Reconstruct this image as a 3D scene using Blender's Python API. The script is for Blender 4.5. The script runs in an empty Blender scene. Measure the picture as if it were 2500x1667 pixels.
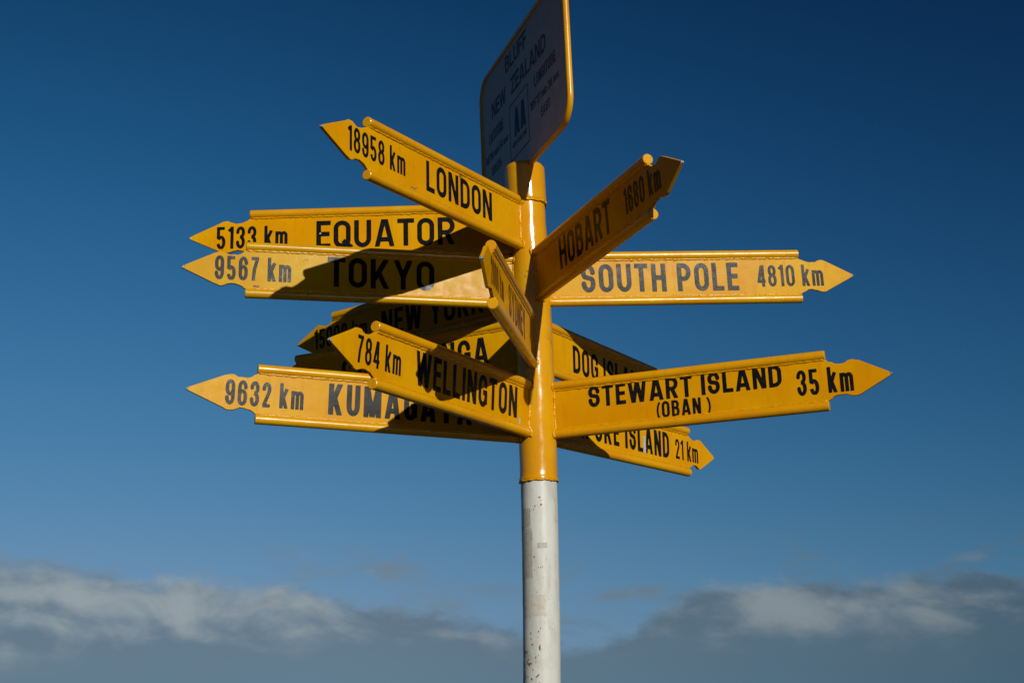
import bpy, bmesh, math, random
import numpy as np
from mathutils import Matrix, Vector, noise

scene = bpy.context.scene
rad = math.radians

# ---------------------------------------------------------------- camera
EYE = 1.6
cam_data = bpy.data.cameras.new("camera")
cam_data.sensor_width = 36.0
cam_data.lens = 3374.3 / 2500.0 * 36.0
cam_data.clip_start = 0.05
cam_data.clip_end = 60000
cam = bpy.data.objects.new("camera", cam_data)
scene.collection.objects.link(cam)
R_ = Vector((0.99934644, 0.02341306, -0.02754117))
U_ = Vector((0.03254989, -0.25146263, 0.96731952))
F_ = Vector((-0.01572233, 0.96758378, 0.25206037))
U_ = Vector((0.99934644, 0.0, 0.0)).cross(Vector((0, 0, 0))) + R_.cross(F_)
cam.matrix_world = Matrix(((R_.x, U_.x, -F_.x, 0), (R_.y, U_.y, -F_.y, 0), (R_.z, U_.z, -F_.z, EYE), (0, 0, 0, 1)))
scene.camera = cam

# ---------------------------------------------------------------- light
SUN_EL, SUN_AZ = 20.7, 24.3          # azimuth measured from the post towards the camera, turned to the right
sd = Vector((math.sin(rad(SUN_AZ)) * math.cos(rad(SUN_EL)), -math.cos(rad(SUN_AZ)) * math.cos(rad(SUN_EL)), math.sin(rad(SUN_EL))))
sun_data = bpy.data.lights.new("sun", 'SUN')
sun_data.energy = 4.45
sun_data.angle = rad(0.5)
sun_data.color = (1.0, 0.955, 0.87)
sun = bpy.data.objects.new("sun", sun_data)
scene.collection.objects.link(sun)
sun.rotation_euler = sd.to_track_quat('Z', 'Y').to_euler()
sun.location = (3, -6, 9)

world = bpy.data.worlds.new("World")
scene.world = world
world.use_nodes = True


class NT:
    """tiny helper for writing node trees"""
    def __init__(self, tree):
        self.t = tree
        tree.nodes.clear()

    def n(self, kind, ins=None, **props):
        nd = self.t.nodes.new(kind)
        for k, v in props.items():
            setattr(nd, k, v)
        for k, v in (ins or {}).items():
            self.put(nd.inputs[k], v)
        return nd

    def put(self, sock, v):
        if isinstance(v, bpy.types.NodeSocket):
            self.t.links.new(v, sock)
        else:
            sock.default_value = v

    def m(self, op, a, b=None, c=None, clamp=False):
        nd = self.t.nodes.new('ShaderNodeMath')
        nd.operation = op
        nd.use_clamp = clamp
        self.put(nd.inputs[0], a)
        if b is not None:
            self.put(nd.inputs[1], b)
        if c is not None:
            self.put(nd.inputs[2], c)
        return nd.outputs[0]

    def mix(self, f, a, b, blend='MIX'):
        nd = self.t.nodes.new('ShaderNodeMix')
        nd.data_type = 'RGBA'
        nd.blend_type = blend
        self.put(nd.inputs[0], f)
        self.put(nd.inputs[6], a)
        self.put(nd.inputs[7], b)
        return nd.outputs[2]

    def smooth(self, v, lo, hi, a=0.0, b=1.0):
        nd = self.t.nodes.new('ShaderNodeMapRange')
        nd.interpolation_type = 'SMOOTHSTEP'
        self.put(nd.inputs[0], v)
        nd.inputs[1].default_value = lo
        nd.inputs[2].default_value = hi
        nd.inputs[3].default_value = a
        nd.inputs[4].default_value = b
        return nd.outputs[0]

    def lin(self, v, lo, hi, a=0.0, b=1.0):
        nd = self.t.nodes.new('ShaderNodeMapRange')
        self.put(nd.inputs[0], v)
        nd.inputs[1].default_value = lo
        nd.inputs[2].default_value = hi
        nd.inputs[3].default_value = a
        nd.inputs[4].default_value = b
        return nd.outputs[0]

    def noise(self, vec, scale, detail=4.0, rough=0.55, dist=0.0):
        nd = self.n('ShaderNodeTexNoise', {'Vector': vec, 'Scale': scale, 'Detail': detail, 'Roughness': rough, 'Distortion': dist})
        return nd.outputs[0]


def C4(r, g, b):
    return (r, g, b, 1.0)


def build_world():
    w = NT(world.node_tree)
    sky = w.n('ShaderNodeTexSky', sky_type='NISHITA', sun_disc=False, sun_elevation=rad(SUN_EL),
              sun_rotation=rad(180 - SUN_AZ), altitude=0.0, air_density=1.0, dust_density=0.3, ozone_density=3.0)
    gam = w.n('ShaderNodeGamma', {'Color': sky.outputs[0], 'Gamma': 1.0})
    base = w.mix(1.0, gam.outputs[0], C4(1.0, 1.0, 1.0), 'MULTIPLY')
    tc = w.n('ShaderNodeTexCoord')
    sp = w.n('ShaderNodeSeparateXYZ', {0: tc.outputs['Generated']})
    x, y, z = sp.outputs
    deg = 57.29578
    az = w.m('MULTIPLY', w.m('ARCTAN2', x, y), deg)            # degrees right of +Y
    el = w.m('MULTIPLY', w.m('ARCSINE', z), deg)
    # clear air: deep polarised blue overhead, darkest at right angles to the sun, paler to the horizon
    dotn = w.n('ShaderNodeVectorMath', {0: tc.outputs['Generated'], 1: tuple(sd)}, operation='DOT_PRODUCT').outputs['Value']
    pol = w.m('SUBTRACT', 1.0, w.m('MULTIPLY', dotn, dotn))     # 1 at 90 degrees from the sun
    hz = w.smooth(el, 0.0, 32.0, 1.0, 0.0)
    # cloud space
    cv = w.n('ShaderNodeCombineXYZ', {0: w.m('MULTIPLY', az, 0.5), 1: el, 2: 3.7}).outputs[0]
    big = w.noise(cv, 0.16, 3.0, 0.5, 0.3)
    puff = w.noise(cv, 0.62, 9.0, 0.60, 0.25)
    fine = w.noise(cv, 1.6, 6.0, 0.6, 0.2)
    # height of the cloud tops round the horizon (degrees)
    cur = w.t.nodes.new('ShaderNodeFloatCurve')
    w.put(cur.inputs['Value'], w.lin(az, -30, 30))
    cm = cur.mapping.curves[0]
    tops = [(-30, 5.6), (-24, 6.2), (-20.5, 6.15), (-17, 5.65), (-14.0, 5.2), (-11.5, 5.0), (-9.0, 4.55), (-6.5, 4.1), (-3.5, 3.6), (-1, 3.1),
            (1.2, 2.5), (3.0, 2.7), (4.3, 3.6), (5.6, 4.2), (7.6, 4.75), (10.5, 4.5), (14.0, 4.6), (17, 4.45), (20, 4.05), (24, 4.5), (30, 5.0)]
    for i, (a, e) in enumerate(tops):
        px, py = (a + 30) / 60.0, e / 10.0
        if i < 2:
            cm.points[0 if i == 0 else -1].location = (px, py)
        if i == 1:
            cm.points[-1].location = (1.0, tops[-1][1] / 10.0)
            cm.points.new(px, py)
        elif 1 < i < len(tops) - 1:
            cm.points.new(px, py)
    cur.mapping.update()
    env = w.m('MULTIPLY', cur.outputs[0], 10.0)
    top = w.m('ADD', env, w.m('ADD', w.m('MULTIPLY', w.m('SUBTRACT', puff, 0.5), 2.2), w.m('MULTIPLY', w.m('SUBTRACT', fine, 0.5), 0.8)))
    d = w.m('SUBTRACT', top, el)                               # degrees below the local top
    edge = w.noise(cv, 3.2, 6.0, 0.62, 0.3)
    d = w.m('ADD', d, w.m('MULTIPLY', w.m('SUBTRACT', edge, 0.5), 0.45))
    dens = w.smooth(d, -0.15, 0.85)
    # ragged wisps and thin veils floating free of the banks
    wn = w.noise(w.n('ShaderNodeCombineXYZ', {0: w.m('MULTIPLY', az, 0.45), 1: w.m('MULTIPLY', el, 1.3), 2: 9.1}).outputs[0], 0.9, 8.0, 0.6, 0.4)
    veil = w.m('MULTIPLY', w.smooth(wn, 0.50, 0.74), w.m('MULTIPLY', w.smooth(el, 3.0, 4.6), w.smooth(el, 7.2, 5.2)))
    veil = w.m('MULTIPLY', veil, 0.5)

    def blob(ba, be, sa, se):
        q1 = w.m('POWER', w.m('ABSOLUTE', w.m('DIVIDE', w.m('SUBTRACT', az, ba), sa)), 2.0)
        q2 = w.m('POWER', w.m('ABSOLUTE', w.m('DIVIDE', w.m('SUBTRACT', el, be), se)), 2.0)
        return w.m('EXPONENT', w.m('MULTIPLY', w.m('ADD', q1, q2), -1.0))
    for (ba, be, sa, se, amp) in ((-6.6, 5.35, 3.2, 0.45, 0.75), (-2.0, 4.4, 1.3, 0.28, 0.40), (3.2, 4.15, 1.9, 0.40, 0.85), (1.2, 2.9, 2.4, 0.5, 0.45), (-4.4, 4.1, 2.0, 0.7, 0.5)):
        veil = w.m('ADD', veil, w.m('MULTIPLY', w.m('MULTIPLY', blob(ba, be, sa, se), amp), w.smooth(wn, 0.30, 0.62)))
    dens = w.m('MAXIMUM', w.m('MULTIPLY', dens, 0.95), w.m('MINIMUM', veil, 0.8))
    # sunlit flanks and grey bases
    lit = w.noise(w.n('ShaderNodeCombineXYZ', {0: w.m('MULTIPLY', az, 0.42), 1: w.m('ADD', el, w.m('MULTIPLY', az, 0.10)), 2: 14.2}).outputs[0], 0.42, 9.0, 0.58, 0.5)
    for (ba, be, sa, se, amp) in ((-16.3, 4.2, 4.6, 1.3, 0.28), (-10.0, 4.0, 3.0, 0.8, 0.12), (-19.5, 5.6, 3.0, 0.7, 0.12), (10.2, 3.2, 3.0, 1.0, 0.24),
                                  (15.5, 3.3, 2.2, 0.9, 0.16), (8.5, 4.7, 2.4, 0.35, 0.26), (16.5, 5.0, 2.8, 0.3, 0.20)):
        lit = w.m('ADD', lit, w.m('MULTIPLY', blob(ba, be, sa, se), amp))
    # billow relief: brighter where the vapour thins towards the sun's side
    cvo = w.n('ShaderNodeVectorMath', {0: cv, 1: (0.28, 0.38, 0.0)}, operation='ADD').outputs[0]
    relief = w.m('SUBTRACT', w.noise(cv, 0.55, 7.0, 0.52, 0.3), w.noise(cvo, 0.55, 7.0, 0.52, 0.3))
    lit = w.m('ADD', lit, w.m('MULTIPLY', relief, 0.75))
    elj = w.m('ADD', el, w.m('ADD', w.m('MULTIPLY', w.m('SUBTRACT', big, 0.5), 3.2), w.m('MULTIPLY', w.m('SUBTRACT', puff, 0.5), 2.2)))
    litm = w.m('MULTIPLY', w.smooth(lit, 0.44, 0.88), w.smooth(elj, 1.3, 2.9))
    rim = w.m('MULTIPLY', w.smooth(d, 1.1, 0.1), 0.28)
    litm = w.m('MAXIMUM', litm, w.m('MULTIPLY', rim, w.smooth(el, 2.5, 4.0)))
    antis = w.smooth(dotn, 0.15, -0.15)                        # 1 in the half of the sky away from the sun
    side = w.lin(pol, 0.20, 0.62)                              # towards the polarised band everything is dimmer
    side = w.m('ADD', w.m('MULTIPLY', side, antis), w.m('MULTIPLY', w.m('MAXIMUM', side, 0.85), w.m('SUBTRACT', 1.0, antis)))  # cloud and haze dimmed likewise in the unseen sunward half
    dark = w.mix(side, C4(0.124, 0.188, 0.250), C4(0.055, 0.104, 0.150))
    light = w.mix(side, C4(0.300, 0.348, 0.372), C4(0.172, 0.208, 0.236))
    cloud = w.mix(litm, dark, light)
    haze = w.mix(side, C4(0.120, 0.207, 0.277), C4(0.042, 0.098, 0.147))
    # sky colour: brightness falls exponentially with height and with the polarised band
    pe = w.m('ADD', w.m('MULTIPLY', pol, antis), w.m('MULTIPLY', w.m('MAXIMUM', pol, 0.80), w.m('SUBTRACT', 1.0, antis)))  # unseen sunward half held dim so that shaded faces stay dark
    e = w.m('MULTIPLY', w.m('MINIMUM', w.m('MAXIMUM', el, 0.0), 40.0), 1.0 / 30.0)
    ee = w.m('MULTIPLY', e, e)
    qe = w.m('MULTIPLY', pe, e)
    ch = []
    for (k0, k1, k2, k3, k4) in ((-1.0592, -2.1909, -2.7451, 1.1614, -2.9271), (-0.9872, -0.9259, -0.4332, 0.5598, -2.9693),
                                 (-0.6382, -0.8454, 0.279, -0.0155, -2.0752)):
        v = w.m('ADD', k0, w.m('MULTIPLY', pe, k1))
        v = w.m('ADD', v, w.m('MULTIPLY', e, k2))
        v = w.m('ADD', v, w.m('MULTIPLY', ee, k3))
        v = w.m('ADD', v, w.m('MULTIPLY', qe, k4))
        ch.append(w.m('EXPONENT', v))
    clear = w.n('ShaderNodeCombineColor', {0: ch[0], 1: ch[1], 2: ch[2]}).outputs[0]
    # a trace of physical sky is mixed in over the whole dome
    nish = w.mix(1.0, base, C4(0.10, 0.10, 0.10), 'MULTIPLY')
    skyc = w.mix(0.02, clear, nish)
    col = w.mix(dens, skyc, cloud)
    col = w.mix(w.smooth(elj, 2.6, -0.2), col, haze)
    bg = w.n('ShaderNodeBackground', {'Color': col, 'Strength': 1.0})
    out = w.n('ShaderNodeOutputWorld', {0: bg.outputs[0]})


build_world()
scene.view_settings.view_transform = 'Standard'
scene.view_settings.look = 'None'
scene.view_settings.exposure = 0.0
scene.view_settings.gamma = 1.0
scene.view_settings.use_curve_mapping = False
scene.render.engine = 'CYCLES'


# ---------------------------------------------------------------- materials
def principled(name):
    mat = bpy.data.materials.new(name)
    mat.use_nodes = True
    w = NT(mat.node_tree)
    bs = w.n('ShaderNodeBsdfPrincipled')
    w.n('ShaderNodeOutputMaterial', {0: bs.outputs[0]})
    return mat, w, bs


def paint_relief(w, vec, strength=0.25, fine_scale=420.0, dist=0.0012):
    """brushed enamel: orange peel, brush sags and slow waves"""
    a = w.noise(vec, fine_scale, 3.0, 0.6)
    b = w.noise(vec, 120.0, 3.0, 0.6)
    c = w.noise(vec, 7.0, 2.0, 0.5)
    h = w.m('ADD', w.m('MULTIPLY', a, 0.25), w.m('ADD', w.m('MULTIPLY', b, 0.6), w.m('MULTIPLY', c, 4.0)))
    bp = w.n('ShaderNodeBump', {'Height': h, 'Strength': strength, 'Distance': dist})
    return bp.outputs[0]


def yellow_mat(name, wear_tip=False, rough=0.27, tint=(0.56, 0.250, 0.0005), grime=0.5, spec=0.5):
    mat, w, bs = principled(name)
    tc = w.n('ShaderNodeTexCoord')
    vec = tc.outputs['Object']
    oi = w.n('ShaderNodeObjectInfo')
    seed = w.n('ShaderNodeVectorMath', {0: vec, 1: w.n('ShaderNodeCombineXYZ', {0: w.m('MULTIPLY', oi.outputs['Random'], 37.0), 1: 0.0, 2: w.m('MULTIPLY', oi.outputs['Random'], 11.0)}).outputs[0]}, operation='ADD').outputs[0]
    t0 = C4(*tint)
    t1 = C4(tint[0] * 0.92, tint[1] * 0.88, tint[2])
    t2 = C4(tint[0] * 0.98, tint[1] * 1.10, tint[2] * 2.0)
    col = w.mix(w.smooth(w.noise(seed, 4.0, 4.0, 0.55), 0.35, 0.65), t1, t2)
    col = w.mix(w.smooth(w.noise(seed, 38.0, 4.0, 0.6), 0.3, 0.7, 0.0, 0.35), col, t1)
    col = w.mix(1.0, col, oi.outputs['Color'], 'MULTIPLY')       # batches of paint differ a little
    stv = w.n('ShaderNodeMapping', {'Vector': seed, 'Scale': (1.0, 1.0, 0.10)}).outputs[0]
    col = w.mix(w.smooth(w.noise(stv, 55.0, 4.0, 0.6), 0.50, 0.74, 0.0, 0.40), col, C4(tint[0] * 0.72, tint[1] * 0.66, tint[2]))   # run-off streaks
    # grime caught in the relief
    gr = w.m('MULTIPLY', w.smooth(w.noise(seed, 15.0, 6.0, 0.62), 0.60, 0.78), w.smooth(w.noise(seed, 150.0, 3.0, 0.6), 0.42, 0.62))
    col = w.mix(w.m('MULTIPLY', gr, grime), col, C4(0.16, 0.085, 0.02))
    # rare chips and lichen specks
    ch = w.m('MULTIPLY', w.smooth(w.noise(seed, 9.0, 2.0, 0.5), 0.66, 0.72), w.smooth(w.noise(seed, 90.0, 4.0, 0.7), 0.58, 0.64))
    col = w.mix(w.m('MULTIPLY', ch, 0.85), col, C4(0.09, 0.075, 0.03))
    rr = w.lin(w.noise(seed, 22.0, 3.0, 0.5), 0.3, 0.7, rough - 0.05, rough + 0.09)
    if wear_tip:
        sx = w.n('ShaderNodeSeparateXYZ', {0: vec})
        dist = w.m('ADD', w.m('MULTIPLY', sx.outputs[0], -1.0), w.m('MULTIPLY', w.noise(seed, 130.0, 3.0, 0.6), 0.022))
        tipm = w.smooth(dist, 0.026, 0.019)
        col = w.mix(tipm, col, w.mix(w.smooth(w.noise(seed, 300.0, 2.0, 0.5), 0.4, 0.6), C4(0.09, 0.07, 0.05), C4(0.42, 0.38, 0.30)))
        rr = w.m('MAXIMUM', rr, w.m('MULTIPLY', tipm, 0.6))
    w.put(bs.inputs['Base Color'], col)
    w.put(bs.inputs['Roughness'], rr)
    bs.inputs['IOR'].default_value = 1.5
    bs.inputs['Specular IOR Level'].default_value = spec
    w.put(bs.inputs['Normal'], paint_relief(w, seed))
    return mat


def letter_mat(name, col=(0.006, 0.006, 0.006), rough=0.20):
    mat, w, bs = principled(name)
    tc = w.n('ShaderNodeTexCoord')
    vec = tc.outputs['Object']
    c = w.mix(w.smooth(w.noise(vec, 60.0, 4.0, 0.6), 0.45, 0.7), C4(*col), C4(col[0] * 2.2, col[1] * 2.0, col[2] * 1.8))
    w.put(bs.inputs['Base Color'], c)
    w.put(bs.inputs['Roughness'], w.lin(w.noise(vec, 50.0, 3.0, 0.5), 0.3, 0.7, rough - 0.04, rough + 0.12))
    bs.inputs['IOR'].default_value = 1.5
    bs.inputs['Specular IOR Level'].default_value = 0.05
    a = w.noise(vec, 260.0, 3.0, 0.7)
    b = w.noise(vec, 7.0, 2.0, 0.5)
    h = w.m('ADD', w.m('MULTIPLY', a, 0.9), w.m('MULTIPLY', b, 4.0))
    bp = w.n('ShaderNodeBump', {'Height': h, 'Strength': 0.28, 'Distance': 0.0012})
    w.put(bs.inputs['Normal'], bp.outputs[0])
    return mat


M_PLATE = yellow_mat('yellow_enamel_plate', wear_tip=True, rough=0.26, spec=0.035)
M_TUBE = yellow_mat('yellow_enamel_tube', rough=0.25, spec=0.3)
M_POLE = yellow_mat('yellow_enamel_pole', rough=0.15, grime=0.6)
M_WELD = yellow_mat('yellow_enamel_weld', rough=0.24, grime=1.0, spec=0.3)
M_LET = letter_mat('black_sign_paint')
M_SHEEN = letter_mat('grazing_sheen_sign_paint', (0.085, 0.032, 0.006), 0.35)  # brown colour stands in for grazing reflection on black letters
M_NAVY = letter_mat('navy_sign_paint', (0.055, 0.062, 0.095), 0.4)


def white_pole_mat():
    mat, w, bs = principled('white_gloss_paint')
    vec = w.n('ShaderNodeTexCoord').outputs['Object']
    st = w.n('ShaderNodeMapping', {'Vector': vec, 'Scale': (1.0, 1.0, 0.22)}).outputs[0]
    col = w.mix(w.smooth(w.noise(st, 22.0, 5.0, 0.6), 0.42, 0.72), C4(0.47, 0.475, 0.435), C4(0.38, 0.375, 0.33))
    col = w.mix(w.smooth(w.noise(vec, 9.0, 5.0, 0.6), 0.55, 0.8), col, C4(0.36, 0.35, 0.31))
    g = w.m('MULTIPLY', w.smooth(w.noise(vec, 8.0, 2.0, 0.5), 0.50, 0.62), w.smooth(w.noise(vec, 95.0, 3.0, 0.65), 0.62, 0.67))
    col = w.mix(w.m('MULTIPLY', g, 0.8), col, C4(0.20, 0.13, 0.08))
    w.put(bs.inputs['Base Color'], col)
    w.put(bs.inputs['Roughness'], w.lin(w.noise(vec, 30.0, 3.0, 0.5), 0.3, 0.7, 0.32, 0.5))
    bs.inputs['Specular IOR Level'].default_value = 0.3
    a = w.noise(st, 60.0, 4.0, 0.6)
    b = w.noise(vec, 300.0, 2.0, 0.5)
    c = w.noise(vec, 5.0, 2.0, 0.5)
    h = w.m('ADD', w.m('MULTIPLY', a, 1.2), w.m('ADD', w.m('MULTIPLY', b, 0.25), w.m('MULTIPLY', c, 4.0)))
    w.put(bs.inputs['Normal'], w.n('ShaderNodeBump', {'Height': h, 'Strength': 0.3, 'Distance': 0.0012}).outputs[0])
    return mat


def plain_mat(name, c0, c1, scale=30.0, rough=0.6, bump=0.2, metal=0.0):
    mat, w, bs = principled(name)
    vec = w.n('ShaderNodeTexCoord').outputs['Object']
    n = w.noise(vec, scale, 5.0, 0.6)
    w.put(bs.inputs['Base Color'], w.mix(w.smooth(n, 0.35, 0.65), C4(*c0), C4(*c1)))
    bs.inputs['Roughness'].default_value = rough
    bs.inputs['Metallic'].default_value = metal
    w.put(bs.inputs['Normal'], w.n('ShaderNodeBump', {'Height': w.noise(vec, scale * 4, 3.0, 0.6), 'Strength': bump, 'Distance': 0.002}).outputs[0])
    return mat


M_WHITE = white_pole_mat()
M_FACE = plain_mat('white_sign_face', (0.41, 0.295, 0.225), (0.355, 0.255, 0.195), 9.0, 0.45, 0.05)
M_TAPE = plain_mat('old_tape_residue', (0.33, 0.325, 0.28), (0.27, 0.265, 0.22), 60.0, 0.55, 0.3)
M_TAN = plain_mat('tan_sticker_residue', (0.42, 0.39, 0.335), (0.37, 0.34, 0.29), 70.0, 0.6, 0.3)
M_RUST = plain_mat('rust_chip', (0.20, 0.12, 0.045), (0.09, 0.07, 0.045), 90.0, 0.8, 0.4)
M_CHIP = plain_mat('olive_paint_chip', (0.13, 0.10, 0.035), (0.07, 0.06, 0.035), 90.0, 0.8, 0.4)

# ---------------------------------------------------------------- helpers
COL = scene.collection


def link(name, me, mat=None, parent=None, matrix=None, smooth=False):
    o = bpy.data.objects.new(name, me)
    COL.objects.link(o)
    if mat is not None:
        me.materials.append(mat)
    if smooth:
        for p in me.polygons:
            p.use_smooth = True
    if parent is not None:
        o.parent = parent
    if matrix is not None:
        o.matrix_basis = matrix
    return o


def mesh_from(name, verts, faces):
    me = bpy.data.meshes.new(name)
    me.from_pydata([tuple(v) for v in verts], [], faces)
    me.update()
    return me


def marching(F, xs, ys):
    """polygons covering the region F < 0 on a grid (F indexed [iy, ix])"""
    verts, faces, idx = [], [], {}

    def vid(key, p):
        if key not in idx:
            idx[key] = len(verts)
            verts.append(p)
        return idx[key]
    ins = F < 0
    ny, nx = F.shape
    for j in range(ny - 1):
        i = 0
        while i < nx - 1:
            c = [ins[j, i], ins[j, i + 1], ins[j + 1, i + 1], ins[j + 1, i]]
            if all(c):
                k = i
                while k + 1 < nx - 1 and ins[j, k + 2] and ins[j + 1, k + 2] and k - i < 6:
                    k += 1
                bot = [vid(('c', q, j), (xs[q], ys[j])) for q in range(i, k + 2)]
                tp = [vid(('c', q, j + 1), (xs[q], ys[j + 1])) for q in range(k + 1, i - 1, -1)]
                faces.append(bot + tp)
                i = k + 1
                continue
            if any(c):
                cs = [(i, j), (i + 1, j), (i + 1, j + 1), (i, j + 1)]
                poly = []
                for q in range(4):
                    a, b = cs[q], cs[(q + 1) % 4]
                    if ins[a[1], a[0]]:
                        poly.append(vid(('c',) + a, (xs[a[0]], ys[a[1]])))
                    if ins[a[1], a[0]] != ins[b[1], b[0]]:
                        fa, fb = F[a[1], a[0]], F[b[1], b[0]]
                        t = fa / (fa - fb)
                        key = ('e',) + tuple(sorted((a, b)))
                        poly.append(vid(key, (xs[a[0]] + (xs[b[0]] - xs[a[0]]) * t, ys[a[1]] + (ys[b[1]] - ys[a[1]]) * t)))
                poly = [p for n_, p in enumerate(poly) if p != poly[n_ - 1]]
                if len(poly) > 2:
                    faces.append(poly)
            i += 1
    return verts, faces


# ---- sign lettering: narrow road-sign alphabet made from strokes of even width
def arc(cx, cy, rx, ry, a0, a1, n=16):
    return [(cx + rx * math.cos(rad(a0 + (a1 - a0) * k / n)), cy + ry * math.sin(rad(a0 + (a1 - a0) * k / n))) for k in range(n + 1)]


def stadium(x0, x1, y0, y1, ry=None):
    rx = (x1 - x0) / 2
    cx = (x0 + x1) / 2
    ry = min(ry or rx * 1.15, (y1 - y0) / 2)
    return arc(cx, y1 - ry, rx, ry, 0, 180) + arc(cx, y0 + ry, rx, ry, 180, 360) + [(x1, y1 - ry)]


def glyph_paths(ch, s):
    """returns advance width, list of (points, closed) centre lines, clip box height"""
    m = s / 2
    t = 1.0
    x = 0.73
    L = lambda *p: list(p)
    if ch == ' ':
        return 0.16, [], t
    if ch == 'I':
        return s, [L((m, 0), (m, 1))], t
    if ch in '0OQ':
        W = 0.50 if ch == '0' else 0.52
        P = [stadium(m, W - m, m, 1 - m)]
        if ch == 'Q':
            P.append(L((W * 0.55, 0.27), (W + 0.02, 0.0)))
        return W, P, t
    if ch == 'A':
        W = 0.60
        k = m * 1.03
        return W, [L((k - 0.012, -0.05), (W / 2 - 0.015, 1.06)), L((W - k + 0.012, -0.05), (W / 2 + 0.015, 1.06)), L((W * 0.22, 0.26), (W * 0.78, 0.26))], t
    if ch == 'B':
        W = 0.51
        r1 = 0.155
        return W, [L((m, 0), (m, 1)), L((m, m), (W - m - r1, m)) + arc(W - m - r1, m + 0.225, r1, 0.225, -90, 90)[0:] + L((m, 0.53)),
                   L((m, 1 - m), (W - m - 0.16, 1 - m)) + arc(W - m - 0.175, 0.53 + (0.47 - m) / 2, r1, (0.47 - m) / 2, 90, -90) + L((m, 0.53))], t
    if ch == 'C':
        W = 0.50
        rx = (W - s) / 2
        ry = 0.24
        return W, [L((W - m, 0.66)) + arc(W / 2, 1 - m - ry, rx, ry, 0, 180) + arc(W / 2, m + ry, rx, ry, 180, 360) + L((W - m, 0.34))], t
    if ch == 'D':
        W = 0.52
        r = 0.23
        return W, [L((m, 0), (m, 1)), L((m, m), (W - m - r, m)) + arc(W - m - r, m + r, r, r, -90, 0) + arc(W - m - r, 1 - m - r, r, r, 0, 90) + L((m, 1 - m))], t
    if ch == 'E':
        W = 0.42
        return W, [L((m, 0), (m, 1)), L((m, m), (W, m)), L((m, 1 - m), (W, 1 - m)), L((m, 0.515), (W - 0.03, 0.515))], t
    if ch == 'F':
        W = 0.41
        return W, [L((m, 0), (m, 1)), L((m, 1 - m), (W, 1 - m)), L((m, 0.50), (W - 0.03, 0.50))], t
    if ch == 'G':
        W = 0.52
        rx = (W - s) / 2
        ry = 0.24
        return W, [L((W - m, 0.67)) + arc(W / 2, 1 - m - ry, rx, ry, 0, 180) + arc(W / 2, m + ry, rx, ry, 180, 360) + L((W - m, 0.50)),
                   L((W / 2 + 0.01, 0.46), (W, 0.46)), L((W - m * 0.9, 0.5), (W - m * 0.9, 0.1))], t
    if ch == 'H':
        W = 0.52
        return W, [L((m, 0), (m, 1)), L((W - m, 0), (W - m, 1)), L((m, 0.5), (W - m, 0.5))], t
    if ch == 'K':
        W = 0.55
        return W, [L((m, 0), (m, 1)), L((m * 1.3, 0.30), (W - m * 0.9, 1.06)), L((m + 0.15, 0.54), (W - m * 0.95, -0.06))], t
    if ch == 'L':
        W = 0.42
        return W, [L((m, 0), (m, 1)), L((m, m), (W, m))], t
    if ch == 'M':
        W = 0.68
        return W, [L((m, 0), (m, 1)), L((W - m, 0), (W - m, 1)), L((m * 1.15, 1.05), (W / 2, 0.02)), L((W - m * 1.15, 1.05), (W / 2, 0.02))], t
    if ch == 'N':
        W = 0.54
        return W, [L((m, 0), (m, 1)), L((W - m, 0), (W - m, 1)), L((m * 1.05, 1.05), (W - m * 1.05, -0.05))], t
    if ch in 'PR':
        W = 0.50 if ch == 'P' else 0.52
        r = 0.18
        ry = (0.55 - m) / 2
        P = [L((m, 0), (m, 1)), L((m, 1 - m), (W - m - r, 1 - m)) + arc(W - m - r, 1 - m - ry, r, ry, 90, -90) + L((m, 0.45))]
        if ch == 'R':
            P.append(L((W * 0.50, 0.45), (W - m * 0.95, -0.04)))
        return W, P, t
    if ch == 'S' or ch == 's':
        W = 0.50
        rx = (W - s) / 2
        r1, r2 = 0.215, 0.235
        P = L((W - m, 0.735)) + arc(W / 2, 1 - m - r1, rx, r1, 0, 225) + arc(W / 2, m + r2, rx, r2, 45, -180) + L((m, 0.255))
        if ch == 's':
            return W * 0.86, [[(a * 0.86, b * x) for a, b in P]], t
        return W, [P], t
    if ch == 'T':
        W = 0.48
        return W, [L((0, 1 - m), (W, 1 - m)), L((W / 2, 0), (W / 2, 1))], t
    if ch == 'U':
        W = 0.52
        rx = (W - s) / 2
        return W, [L((m, 1)) + arc(W / 2, m + 0.24, rx, 0.24, 180, 360) + L((W - m, 1))], t
    if ch == 'W':
        W = 0.80
        return W, [L((m * 0.9, 1.06), (0.225, -0.06)), L((0.225, -0.06), (W / 2, 1.0)), L((W / 2, 1.0), (W - 0.225, -0.06)), L((W - 0.225, -0.06), (W - m * 0.9, 1.06))], t
    if ch == 'Y':
        W = 0.56
        return W, [L((W / 2, 0), (W / 2, 0.5)), L((W / 2, 0.42), (m * 0.9, 1.06)), L((W / 2, 0.42), (W - m * 0.9, 1.06))], t
    if ch == 'Z':
        W = 0.48
        return W, [L((0.01, 1 - m), (W, 1 - m)), L((0, m), (W, m)), L((m * 0.9, 0.03), (W - m * 0.9, 0.97))], t
    if ch == '1':
        W = 0.30
        return W, [L((W - m, 0), (W - m, 1)), L((0.0, 0.80), (W - m, 0.93))], t
    if ch == '2':
        W = 0.47
        rx = (W - s) / 2
        return W, [L((m, 0.70)) + arc(W / 2, 1 - m - 0.22, rx, 0.22, 180, -25) + L((m * 1.2, m)), L((0.01, m), (W, m))], t
    if ch == '3':
        W = 0.48
        rx = (W - s) / 2
        ra, rb = 0.205, 0.225
        return W, [L((m, 0.76)) + arc(W / 2, 1 - m - ra, rx, ra, 180, -60) + L((W * 0.45, 0.525)),
                   L((W * 0.45, 0.525)) + arc(W / 2, m + rb, rx, rb, 60, -180) + L((m, 0.235))], t
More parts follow.
